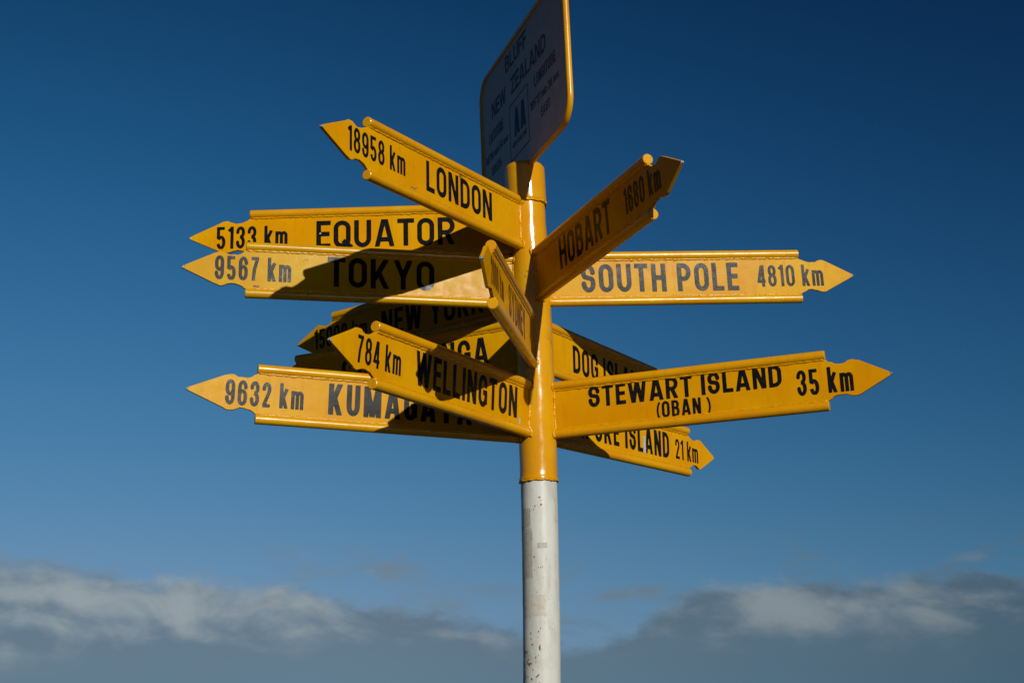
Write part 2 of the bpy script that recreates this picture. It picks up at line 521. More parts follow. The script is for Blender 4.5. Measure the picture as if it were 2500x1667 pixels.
    if ch == '4':
        W = 0.50
        return W, [L((W * 0.70, 0), (W * 0.70, 1)), L((W * 0.62, 1.03), (m * 0.75, 0.20)), L((0.0, 0.25), (W, 0.25))], t
    if ch == '5':
        W = 0.48
        rx = (W - s) / 2
        return W, [L((m, 1 - m), (W - 0.03, 1 - m)), L((m + 0.01, 1), (m + 0.01, 0.47)), arc(W / 2, m + 0.225, rx, 0.245, 148, -168)], t
    if ch in '69':
        W = 0.49
        rx = (W - s) / 2
        P = [stadium(m, W - m, m, 0.58), L((m, 0.3), (m, 1 - m - 0.22)) + arc(W / 2, 1 - m - 0.22, rx, 0.22, 180, 0) + L((W - m, 0.80))]
        if ch == '9':
            P = [[(W - a, 1 - b) for a, b in q] for q in P]
        return W, P, t
    if ch == '7':
        W = 0.46
        return W, [L((0, 1 - m), (W, 1 - m)), L((W - m * 0.95, 0.97), (W * 0.42, 0.45), (W * 0.28, -0.04))], t
    if ch == '8':
        W = 0.49
        return W, [stadium(m, W - m, m, 0.53), stadium(m + 0.015, W - m - 0.015, 0.53, 1 - m)], t
    if ch == 'k':
        W = 0.46
        return W, [L((m, 0), (m, 1)), L((m, 0.24), (W - m * 0.9, 0.78)), L((m + 0.12, 0.42), (W - m * 0.9, -0.05))], t
    if ch in 'mn':
        W = 0.66 if ch == 'm' else 0.42
        n = 2 if ch == 'm' else 1
        st = (W - s) / n
        P = [L((m, 0), (m, x))]
        for k in range(n):
            a = m + st * k
            P.append(L((a, 0.5)) + arc(a + st / 2, x - m - 0.13, st / 2, 0.13, 180, 0) + L((a + st, 0)))
        return W, P, t
    if ch == 'i':
        return s, [L((m, 0), (m, x)), L((m, 0.85), (m, 1.0))], t
    if ch == 'e':
        W = 0.42
        rx = (W - s) / 2
        ry = (x - s) / 2 * 0.9
        return W, [L((m, 0.36), (W - m, 0.36)) + arc(W / 2, x - m - 0.17, rx, 0.17, 0, 180) + arc(W / 2, m + 0.17, rx, 0.17, 180, 345)], t
    if ch == 'c':
        W = 0.40
        rx = (W - s) / 2
        return W, [L((W - m, x * 0.66)) + arc(W / 2, x - m - 0.17, rx, 0.17, 0, 180) + arc(W / 2, m + 0.17, rx, 0.17, 180, 360)], t
    if ch == '(':
        W = 0.22
        return W, [arc(0.60, 0.42, 0.52, 0.78, 137, 223)], 'free'
    if ch == ')':
        W = 0.22
        return W, [[(0.22 - a, b) for a, b in arc(0.60, 0.42, 0.52, 0.78, 137, 223)]], 'free'
    if ch == '\u00b0':
        return 0.24, [stadium(0.06, 0.20, 0.78, 0.96)], t
    raise ValueError(ch)


GC = {}


def glyph(ch, s, cx=1.0, step=1 / 52.0):
    key = (ch, s, round(cx, 4))
    if key in GC:
        return GC[key]
    W, paths, clip = glyph_paths(ch, s)
    if ch == ' ':
        W *= cx
    elif W > s + 1e-6 and ch not in '()':
        m_ = s / 2
        W2 = max(W * cx, s * 1.6)
        kx = (W2 - 2 * m_) / (W - 2 * m_)
        paths = [[(m_ + (a - m_) * kx, b) for a, b in P] for P in paths]
        W = W2
    if not paths:
        GC[key] = (W, [], [])
        return GC[key]
    y0, y1 = (-0.35, 1.2) if clip == 'free' else (-0.04, 1.04)
    xs = np.arange(-0.06, W + 0.10, step) + 0.00037
    ys = np.arange(y0, y1, step) + 0.00041
    X, Y = np.meshgrid(xs, ys)
    D = np.full(X.shape, 9.0)
    h = s / 2 * (0.72 if ch in '()\u00b0' else 1.0)
    for P in paths:
        P = [p for k, p in enumerate(P) if k == 0 or math.dist(p, P[k - 1]) > 1e-5]
        closed = math.dist(P[0], P[-1]) < 1e-4
        n = len(P) - 1
        for k in range(n):
            (ax, ay), (bx, by) = P[k], P[k + 1]
            l = math.dist(P[k], P[k + 1])
            ux, uy = (bx - ax) / l, (by - ay) / l
            a = (X - ax) * ux + (Y - ay) * uy
            b = -(X - ax) * uy + (Y - ay) * ux
            cap0 = closed or k > 0
            cap1 = closed or k < n - 1
            # square end or round joint
            lo = np.where(a < 0, -a, 0)
            hi = np.where(a > l, a - l, 0)
            rd = np.sqrt(b * b + (lo + hi) ** 2) - h
            dx = np.maximum(-a, a - l)
            box = np.maximum(dx, np.abs(b) - h)
            d = np.where(a < 0, rd if cap0 else np.maximum(box, -a), np.where(a > l, rd if cap1 else np.maximum(box, a - l), np.abs(b) - h))
            if not cap0:
                d = np.where((a < l / 2) & (a >= 0), np.maximum(d, -a), d)
            if not cap1:
                d = np.where((a > l / 2) & (a <= l), np.maximum(d, a - l), d)
            D = np.minimum(D, d)
    if clip != 'free':
        D = np.maximum(D, np.maximum(-Y, Y - clip))
    v, f = marching(D, xs, ys)
    GC[key] = (W, v, f)
    return GC[key]


def text_words(text, s, length, H, gap=0.145, jitter=0.0):
    """flat word meshes in local xz (x right, z up); the string fills 0..length, caps 0..H"""
    rnd = random.Random(text)
    target = length / H
    lo, hi = 0.3, 3.0
    for _ in range(30):                       # letter width that makes the string fill the measured length
        cx = (lo + hi) / 2
        tot = gap * (len(text) - 1)
        for ch in text:
            W = glyph_paths(ch, s)[0]
            tot += W if (W <= s + 1e-6 or ch in '()') and ch != ' ' else (W * cx if ch == ' ' else max(W * cx, s * 1.6))
        if tot > target:
            hi = cx
        else:
            lo = cx
    out = []
    V, Fc = [], []
    cur = 0.0
    for ch in text + ' ':
        W, v, f = glyph(ch, s, cx)
        if ch == ' ' and V:
            out.append(mesh_from('word', V, Fc))
            V, Fc = [], []
        o = len(V)
        dj = rnd.uniform(-1, 1) * jitter
        for (a, b) in v:
            V.append(((cur + a) * H, 0.0, dj + b * H))
        Fc += [[q + o for q in poly] for poly in f]
        cur += W + gap
    return out


def tube_mesh(name, path, radius, seg=20, caps=True, jitter=0.0, seed=0, jscale=40.0, sag=0.0):
    """swept tube along a polyline, radius may be wobbled"""
    V, F = [], []
    n = len(path)
    P = [Vector(p) for p in path]
    up = None
    for i, p in enumerate(P):
        d = (P[min(i + 1, n - 1)] - P[max(i - 1, 0)]).normalized()
        if up is None:
            up = d.orthogonal().normalized()
        up = (up - d * up.dot(d)).normalized()
        sd_ = d.cross(up)
        rr = radius
        for k in range(seg):
            a = 2 * math.pi * k / seg
            r = rr
            q = p + (up * math.cos(a) + sd_ * math.sin(a)) * rr
            if jitter:
                r = rr * (1 + jitter * noise.noise(q * jscale + Vector((seed, 0, 0))) + jitter * 0.6 * noise.noise(q * jscale * 2.7 + Vector((seed, 5, 0))))
                q = p + (up * math.cos(a) + sd_ * math.sin(a)) * r
            V.append(q)
    for i in range(n - 1):
        for k in range(seg):
            k2 = (k + 1) % seg
            F.append((i * seg + k, i * seg + k2, (i + 1) * seg + k2, (i + 1) * seg + k))
    if caps:
        F.append(tuple(range(seg))[::-1])
        F.append(tuple((n - 1) * seg + k for k in range(seg)))
    return mesh_from(name, V, F)


def shade_auto(me, ang=40):
    """smooth faces but keep creases sharper than ang"""
    bm = bmesh.new()
    bm.from_mesh(me)
    bmesh.ops.recalc_face_normals(bm, faces=bm.faces)
    for f in bm.faces:
        f.smooth = True
    for e in bm.edges:
        if len(e.link_faces) == 2 and e.calc_face_angle(0) > rad(ang):
            e.smooth = False
    bm.to_mesh(me)
    bm.free()


def rod(name, r, x0, x1, seg=28, bev=0.0022):
    """round bar along local x with slightly rounded ends"""
    prof = [(x0, r - bev), (x0 + bev, r)]
    n = 14
    for k in range(1, n):
        prof.append((x0 + (x1 - x0) * k / n, r))
    prof += [(x1 - bev, r), (x1, r - bev)]
    V, F = [], []
    for (x, rr) in prof:
        for k in range(seg):
            a = 2 * math.pi * k / seg
            V.append((x, rr * math.cos(a), rr * math.sin(a)))
    for i in range(len(prof) - 1):
        for k in range(seg):
            k2 = (k + 1) % seg
            F.append((i * seg + k, i * seg + k2, (i + 1) * seg + k2, (i + 1) * seg + k))
    F.append(tuple(range(seg))[::-1])
    F.append(tuple((len(prof) - 1) * seg + k for k in range(seg)))
    me = mesh_from(name, V, F)
    shade_auto(me, 35)
    return me


# ---------------------------------------------------------------- setting: hilltop and sea
def ground():
    V, F = [], []
    rings = [0, 0.6, 1.5, 3, 5, 8, 12, 17, 23, 30, 38, 48, 60, 74, 90]
    seg = 72
    V.append((0, 5.26, 0.0))
    for i, r in enumerate(rings[1:]):
        for k in range(seg):
            a = 2 * math.pi * k / seg
            x, y = r * math.cos(a), 5.26 + r * math.sin(a)
            z = 0.0 if r < 3 else (0.10 * noise.noise(Vector((x * 0.2, y * 0.2, 0))) * min(1, (r - 3) / 6))
            if r > 12:
                z -= ((r - 12) / 78.0) ** 1.5 * 24.0 + 0.8 * noise.noise(Vector((x * 0.06, y * 0.06, 3))) * min(1, (r - 12) / 15)
            V.append((x, y, z))
    for k in range(seg):
        F.append((0, 1 + k, 1 + (k + 1) % seg))
    for i in range(len(rings) - 2):
        for k in range(seg):
            a, b = 1 + i * seg + k, 1 + i * seg + (k + 1) % seg
            F.append((a, a + seg, b + seg, b))
    me = mesh_from('ground', V, F)
    mat, w, bs = principled('coastal_turf')
    vec = w.n('ShaderNodeTexCoord').outputs['Object']
    c = w.mix(w.smooth(w.noise(vec, 1.3, 6.0, 0.6), 0.4, 0.62), C4(0.020, 0.030, 0.012), C4(0.046, 0.045, 0.022))
    c = w.mix(w.smooth(w.noise(vec, 40.0, 4.0, 0.7), 0.4, 0.7), c, C4(0.025, 0.032, 0.014))
    sx = w.n('ShaderNodeSeparateXYZ', {0: vec})
    dx = w.m('POWER', sx.outputs[0], 2.0)
    dy = w.m('POWER', w.m('SUBTRACT', sx.outputs[1], 5.26), 2.0)
    rr = w.m('SQRT', w.m('ADD', dx, dy))
    pad = w.smooth(w.m('ADD', rr, w.m('MULTIPLY', w.noise(vec, 6.0, 3.0, 0.5), 0.15)), 3.05, 2.98)
    conc = w.mix(w.smooth(w.noise(vec, 9.0, 6.0, 0.65), 0.35, 0.65), C4(0.10, 0.098, 0.09), C4(0.16, 0.155, 0.14))
    w.put(bs.inputs['Base Color'], c)
    bs.inputs['Roughness'].default_value = 0.9
    w.put(bs.inputs['Normal'], w.n('ShaderNodeBump', {'Height': w.noise(vec, 60.0, 4.0, 0.7), 'Strength': 0.6, 'Distance': 0.02}).outputs[0])
    o = link('ground', me, mat, smooth=True)
    o['kind'] = 'structure'


def sea():
    V, F = [(0, 0, -22.0)], []
    rings = [60, 200, 700, 2500, 9000, 40000]
    seg = 96
    for r in rings:
        for k in range(seg):
            a = 2 * math.pi * k / seg
            V.append((r * math.cos(a), r * math.sin(a), -22.0))
    for k in range(seg):
        F.append((0, 1 + k, 1 + (k + 1) % seg))
    for i in range(len(rings) - 1):
        for k in range(seg):
            a, b = 1 + i * seg + k, 1 + i * seg + (k + 1) % seg
            F.append((a, a + seg, b + seg, b))
    me = mesh_from('sea', V, F)
    mat, w, bs = principled('sea_water')
    vec = w.n('ShaderNodeTexCoord').outputs['Object']
    bs.inputs['Base Color'].default_value = C4(0.010, 0.035, 0.05)
    bs.inputs['Roughness'].default_value = 0.22
    bs.inputs['IOR'].default_value = 1.33
    h = w.m('ADD', w.noise(vec, 0.25, 4.0, 0.6), w.m('MULTIPLY', w.noise(vec, 1.4, 3.0, 0.6), 0.3))
    w.put(bs.inputs['Normal'], w.n('ShaderNodeBump', {'Height': h, 'Strength': 0.6, 'Distance': 0.6}).outputs[0])
    o = link('sea', me, mat)
    o['kind'] = 'structure'


ground()
sea()

# ---------------------------------------------------------------- the signpost
Y0 = 5.2625
post = bpy.data.objects.new('signpost', None)
COL.objects.link(post)
post.location = (0, Y0, 0)
post['label'] = 'tall yellow and white steel signpost with thirteen arrow arms pointing in all directions'
post['category'] = 'signpost'
BASE = Vector((0, Y0, 0))


def axis(z):
    """centre line of the slightly bowed post, z above the ground"""
    q = z - EYE
    lx, ly, qx = -0.01522, -0.0030, -0.01696
    c = max(q, -0.1)
    x = lx * (c - 1.5) + qx * (c - 1.5) ** 2
    if q < 0.6:
        x += 0.0045 * (0.6 - c)
    if q < -0.1:
        x += 0.02 * (q - c)
    return Vector((x, 5.2592 + ly * (q - 1.5), z))


def column(name, z0, z1, prof, mat, parent, seg=56, dz=0.02, bumpy=0.0004, label=None, closed_top=True):
    """round steel column following the post's axis; prof(t metres above z0) -> radius"""
    n = max(2, int((z1 - z0) / dz))
    zs = [z0 + (z1 - z0) * k / n for k in range(n + 1)]
    extra = [z0 + 0.002, z0 + 0.005, z0 + 0.009, z0 + 0.014, z1 - 0.002, z1 - 0.005, z1 - 0.009, z1 - 0.014]
    zs = sorted(set([round(z, 5) for z in zs + extra]))
    V, F = [], []
    for z in zs:
        c = axis(z)
        r = prof(z)
        for k in range(seg):
            a = 2 * math.pi * k / seg
            d = Vector((math.cos(a), math.sin(a), 0))
            p = c + d * r
            rr = r + bumpy * (noise.noise(p * 18) * 1.6 + noise.noise(p * 70))
            V.append(c + d * rr - BASE)
    m = len(zs)
    for i in range(m - 1):
        for k in range(seg):
            k2 = (k + 1) % seg
            F.append((i * seg + k, i * seg + k2, (i + 1) * seg + k2, (i + 1) * seg + k))
    if closed_top:
        F.append(tuple((m - 1) * seg + k for k in range(seg)))
    me = mesh_from(name, V, F)
    shade_auto(me, 45)
    o = link(name, me, mat, parent)
    if label:
        o['label'] = label
    return o


ZJ = EYE + 0.811            # white to yellow joint
ZC = EYE + 1.938            # joint with the top sleeve
ZT = EYE + 2.098            # top of the post
R_W, R_Y, R_S = 0.0697, 0.0728, 0.0805


def prof_white(z):
    return R_W


def prof_yellow(z):
    e = z - ZJ
    if e < 0.016:
        return R_Y + 0.0028 * math.sin(min(1, e / 0.016) * math.pi) + 0.0006
    return R_Y


def prof_sleeve(z):
    e = ZT - z
    if e < 0.012:
        return R_S - (0.012 - e) * 0.55
    e = z - ZC
    if e < 0.006:
        return R_S - 0.0025 * (1 - e / 0.006)
    return R_S


white = column('white_pole', 0.0, ZJ + 0.004, prof_white, M_WHITE, post, label='white painted lower pole with tape marks and rust chips')
yell = column('yellow_pole', ZJ, ZC + 0.003, prof_yellow, M_POLE, post, bumpy=0.0007)
slee = column('top_sleeve', ZC, ZT, prof_sleeve, M_POLE, post, bumpy=0.0007, dz=0.01)


def ring_weld(name, z, r, rad_, mat, parent, jit=0.8, seed=1, wob=0.003):
    path = []
    c = axis(z)
    for k in range(121):
        a = 2 * math.pi * k / 120
        zz = z + wob * noise.noise(Vector((math.cos(a) * 4, math.sin(a) * 4, seed)))
        path.append(Vector((c.x + r * math.cos(a), c.y + r * math.sin(a), zz)) - BASE)
    me = tube_mesh(name, path, rad_, 8, False, jit, seed, 60)
    return link(name, me, mat, parent, smooth=True)


ring_weld('weld_bead', ZC - 0.003, R_Y + 0.004, 0.0045, M_WELD, slee, 0.9, 3, 0.006)
ring_weld('weld_bead', ZJ + 0.001, R_Y + 0.001, 0.0036, M_WELD, yell, 0.9, 8, 0.0022)


# tape, stickers and chips on the white pole, each a thin skin that follows the curve
def skin(name, ang0, ang1, z0, z1, mat, parent, sdf, r=R_W, step=0.0016, lift=0.0005, label=None):
    xs = np.arange(ang0 * r, ang1 * r + step, step)
    ys = np.arange(z0, z1 + step, step)
    X, Yg = np.meshgrid(xs, ys)
    Fv = np.zeros(X.shape)
    for j in range(X.shape[0]):
        for i in range(X.shape[1]):
            Fv[j, i] = sdf(X[j, i], Yg[j, i])
    Fv[0, :] = Fv[-1, :] = 1
    Fv[:, 0] = Fv[:, -1] = 1
    v, f = marching(Fv, xs, ys)
    V = []
    for (a, z) in v:
        t = a / r
        c = axis(z)
        V.append(Vector((c.x + math.sin(t) * (r + lift), c.y - math.cos(t) * (r + lift), z)) - BASE)
    if not f:
        return None
    o = link(name, mesh_from(name, V, f), mat, parent, smooth=True)
    if name == 'rust_chip':
        o['kind'] = 'stuff'
    return o


def rect_ragged(x0, x1, z0, z1, amp, seed, sc=120.0):
    def s(x, z):
        d = max(x0 - x, x - x1, z0 - z, z - z1)
        return d + amp * noise.noise(Vector((x * sc, z * sc, seed))) + amp * 0.6 * noise.noise(Vector((x * sc * 3, z * sc * 3, seed)))
    return s


def xa(fr):
    """fraction across the visible pole width -> arc length coordinate"""
    return math.asin(max(-1, min(1, 2 * fr - 1))) * R_W


def Z(q):
    return EYE + q


skin('tape_strip', -1.5, 1.2, Z(0.62), Z(0.72), M_TAPE, white, rect_ragged(xa(0.035), xa(0.25), Z(0.634), Z(0.704), 0.0022, 1))
skin('tape_strip', -1.5, 1.2, Z(0.42), Z(0.63), M_TAPE, white, rect_ragged(xa(0.05), xa(0.285), Z(0.445), Z(0.6325), 0.005, 2, 60), lift=0.0004)
skin('tape_strip', -1.5, 1.2, Z(0.54), Z(0.59), M_TAPE, white, rect_ragged(xa(0.42), xa(0.69), Z(0.553), Z(0.573), 0.0025, 3))
skin('sticker_residue', -1.5, 1.2, Z(0.29), Z(0.40), M_TAN, white, rect_ragged(xa(0.08), xa(0.62), Z(0.305), Z(0.381), 0.008, 4, 110))


def chips(x0, x1, z0, z1, seed, thr=0.30, sc=(75, 45)):
    def s(x, z):
        e = max(x0 - x, x - x1, z0 - z, z - z1)
        n_ = noise.noise(Vector((x * sc[0], z * sc[1], seed))) * 0.6 + 0.55 * noise.noise(Vector((x * sc[0] * 2.7, z * sc[1] * 2.3, seed + 3)))
        return thr - n_ + (max(0, e) * 60)
    return s


skin('rust_chip', -1.5, 1.4, Z(0.02), Z(0.28), M_RUST, white, chips(xa(0.22), xa(0.50), Z(0.06), Z(0.26), 11.3, 0.33), step=0.0011)
skin('rust_chip', -1.5, 1.4, Z(-0.12), Z(0.22), M_RUST, white, chips(xa(0.02), xa(0.22), Z(-0.08), Z(0.18), 4.7, 0.33), step=0.0013)
skin('rust_chip', -1.5, 1.4, Z(0.46), Z(0.55), M_RUST, white, chips(xa(0.15), xa(0.66), Z(0.475), Z(0.53), 7.9, 0.44), step=0.0011)
skin('rust_chip', -1.5, 1.4, Z(0.66), Z(0.79), M_RUST, white, chips(xa(0.3), xa(0.62), Z(0.67), Z(0.78), 2.2, 0.46), step=0.0011)

# ---------------------------------------------------------------- arms
H = 0.224
TR = 0.0183
PT = 0.012          # plate thickness
# azimuth, height above eye, shoulder length, tip length, tilt, lean, strings
N_, D_ = 'place_name', 'distance_text'
ARMS = [
    ('LONDON', (-0.5177, 1.8419, 1.0786, 0.2467, -0.02677, 0.02184),
     [(N_, 'LONDON', 0.733, 0.287, -0.053, 0.0605), (D_, '18958 km', 1.189, 0.862, -0.039, 0.0495)]),
    ('EQUATOR', (-1.5555, 1.8351, 1.1184, 0.2448, -0.00106, -0.00242),
     [(N_, 'EQUATOR', 0.851, 0.295, -0.0595, 0.056), (D_, '5133 km', 1.251, 0.966, -0.050, 0.0435)]),
    ('TOKYO', (-1.3320, 1.6075, 1.1165, 0.2374, 0.0078, -0.02364),
     [(N_, 'TOKYO', 0.805, 0.391, -0.054, 0.066), (D_, '9567 km', 1.231, 0.945, -0.0445, 0.051)]),
    ('SOUTH POLE', (1.7234, 1.6201, 1.1098, 0.2295, 0.0260, -0.02425),
     [(N_, 'SOUTH POLE', 0.201, 0.850, -0.0575, 0.0595), (D_, '4810 km', 0.928, 1.208, -0.043, 0.048)]),
    ('HOBART', (0.3643, 1.6203, 1.1154, 0.2300, -0.01630, -0.05287),
     [(N_, 'HOBART', 0.325, 0.803, -0.0535, 0.067), (D_, '1680 km', 0.921, 1.200, -0.0365, 0.0545)]),
    ('SYDNEY', (-0.1143, 1.3571, 1.1215, 0.2053, -0.05038, 0.00179),
     [(N_, 'SYDNEY', 0.770, 0.330, -0.054, 0.060), (D_, '2000 km', 1.170, 0.895, -0.040, 0.052)]),
    ('NEW YORK', (-2.2322, 1.5945, 1.1284, 0.2375, 0.0052, 0.01088),
     [(N_, 'NEW YORK', 0.825, 0.245, -0.060, 0.054), (D_, '15008 km', 1.248, 0.912, -0.042, 0.048)]),
    ('CAPE REINGA', (-1.9882, 1.3570, 1.1113, 0.2500, -0.01127, 0.00093),
     [(N_, 'CAPE REINGA', 0.882, 0.198, -0.0535, 0.059), (D_, '1401 km', 1.235, 0.950, -0.044, 0.048)]),
    ('WELLINGTON', (-0.4834, 1.0860, 1.1116, 0.2424, -0.00110, 0.06675),
     [(N_, 'WELLINGTON', 0.872, 0.171, -0.0535, 0.064), (D_, '784 km', 1.210, 0.962, -0.0425, 0.0465)]),
    ('KUMAGAYA', (-1.2444, 1.0685, 1.0810, 0.2528, 0.04147, -0.010),
     [(N_, 'KUMAGAYA', 0.816, 0.264, -0.057, 0.0615), (D_, '9632 km', 1.193, 0.908, -0.048, 0.047)]),
    ('DOG ISLAND', (2.5900, 1.3616, 1.1450, 0.2450, -0.018, 0.0),
     [(N_, 'DOG ISLAND', 0.288, 0.930, -0.062, 0.054)]),
    ('RUAPUKE ISLAND', (2.5061, 1.0748, 1.1361, 0.2302, -0.00604, -0.01577),
     [(N_, 'RUAPUKE ISLAND', 0.110, 0.966, -0.052, 0.061), (D_, '21 km', 1.018, 1.216, -0.0445, 0.0455)]),
    ('STEWART ISLAND', (1.2387, 1.0828, 1.1131, 0.2304, 0.00805, 0.00008),
     [(N_, 'STEWART ISLAND', 0.213, 0.952, -0.005, 0.0785), (N_, '(OBAN )', 0.476, 0.685, -0.0745, -0.0115), (D_, '35 km', 1.005, 1.206, -0.048, 0.0475)]),
]


def plate_mesh(L, T, seed):
    """arrow plate, local origin at the tip, x pointing outward; root is at x = -(L+T)"""
    e = TR * 2
    hv = H / 2 - TR
    rnd = random.Random(seed)
    half = [(0.03, hv), (L - 0.0012, hv), (L - 0.0012, H / 2 - e), (L + 0.003, 0.0735), (L + 0.010, 0.0690), (L + 0.020, 0.0635), (L + 0.032, 0.0588), (L + 0.045, 0.0568),
            (L + 0.057, 0.0572), (L + 0.068, 0.0598), (L + 0.079, 0.0645), (L + 0.088, 0.0672), (L + 0.097, 0.0678), (L + 0.106, 0.0655), (L + 0.116, 0.0605),
            (L + T - 0.006, 0.0052), (L + T - 0.0015, 0.0024)]
    dn = [(x + (rnd.uniform(-0.002, 0.002) if L + 0.005 < x < L + T - 0.01 else 0), -v * rnd.uniform(0.97, 1.03) if x > L else -v) for x, v in half]
    half = [(x + (rnd.uniform(-0.002, 0.002) if L + 0.005 < x < L + T - 0.01 else 0), v * rnd.uniform(0.97, 1.03) if x > L else v) for x, v in half]
    pts = half + dn[::-1]
    bm = bmesh.new()
    O = L + T
    vs = [bm.verts.new((x - O, -PT / 2, v)) for x, v in pts]
    f = bm.faces.new(vs)
    r = bmesh.ops.extrude_face_region(bm, geom=[f])
    nv = [g for g in r['geom'] if isinstance(g, bmesh.types.BMVert)]
    bmesh.ops.translate(bm, verts=nv, vec=(0, PT, 0))
    bmesh.ops.recalc_face_normals(bm, faces=bm.faces)
    edges = [ed for ed in bm.edges if len(ed.link_faces) == 2 and ed.calc_face_angle(0) > 1.2]
    bmesh.ops.bevel(bm, geom=edges, offset=0.0014, segments=2, affect='EDGES', profile=0.5)
    big = [fc for fc in bm.faces if len(fc.verts) > 4]
    me = bpy.data.meshes.new('direction_arm')
    bm.to_mesh(me)
    bm.free()
    for p in me.polygons:
        p.use_smooth = False
    return me


def weld_line(L, v, yoff, seed, rad_=0.0041):
    rnd = random.Random(seed)
    path = []
    n = 150
    x0 = 0.075
    for k in range(n + 1):
        x = x0 + (L - 0.006 - x0) * k / n
        path.append((x, yoff + 0.0009 * noise.noise(Vector((x * 60, seed, 1))), v + 0.0016 * noise.noise(Vector((x * 45, seed, 2))) + 0.0012 * noise.noise(Vector((x * 9, seed, 7)))))
    return tube_mesh('weld_seam', path, rad_, 7, True, 0.60, seed * 3.1, 95)


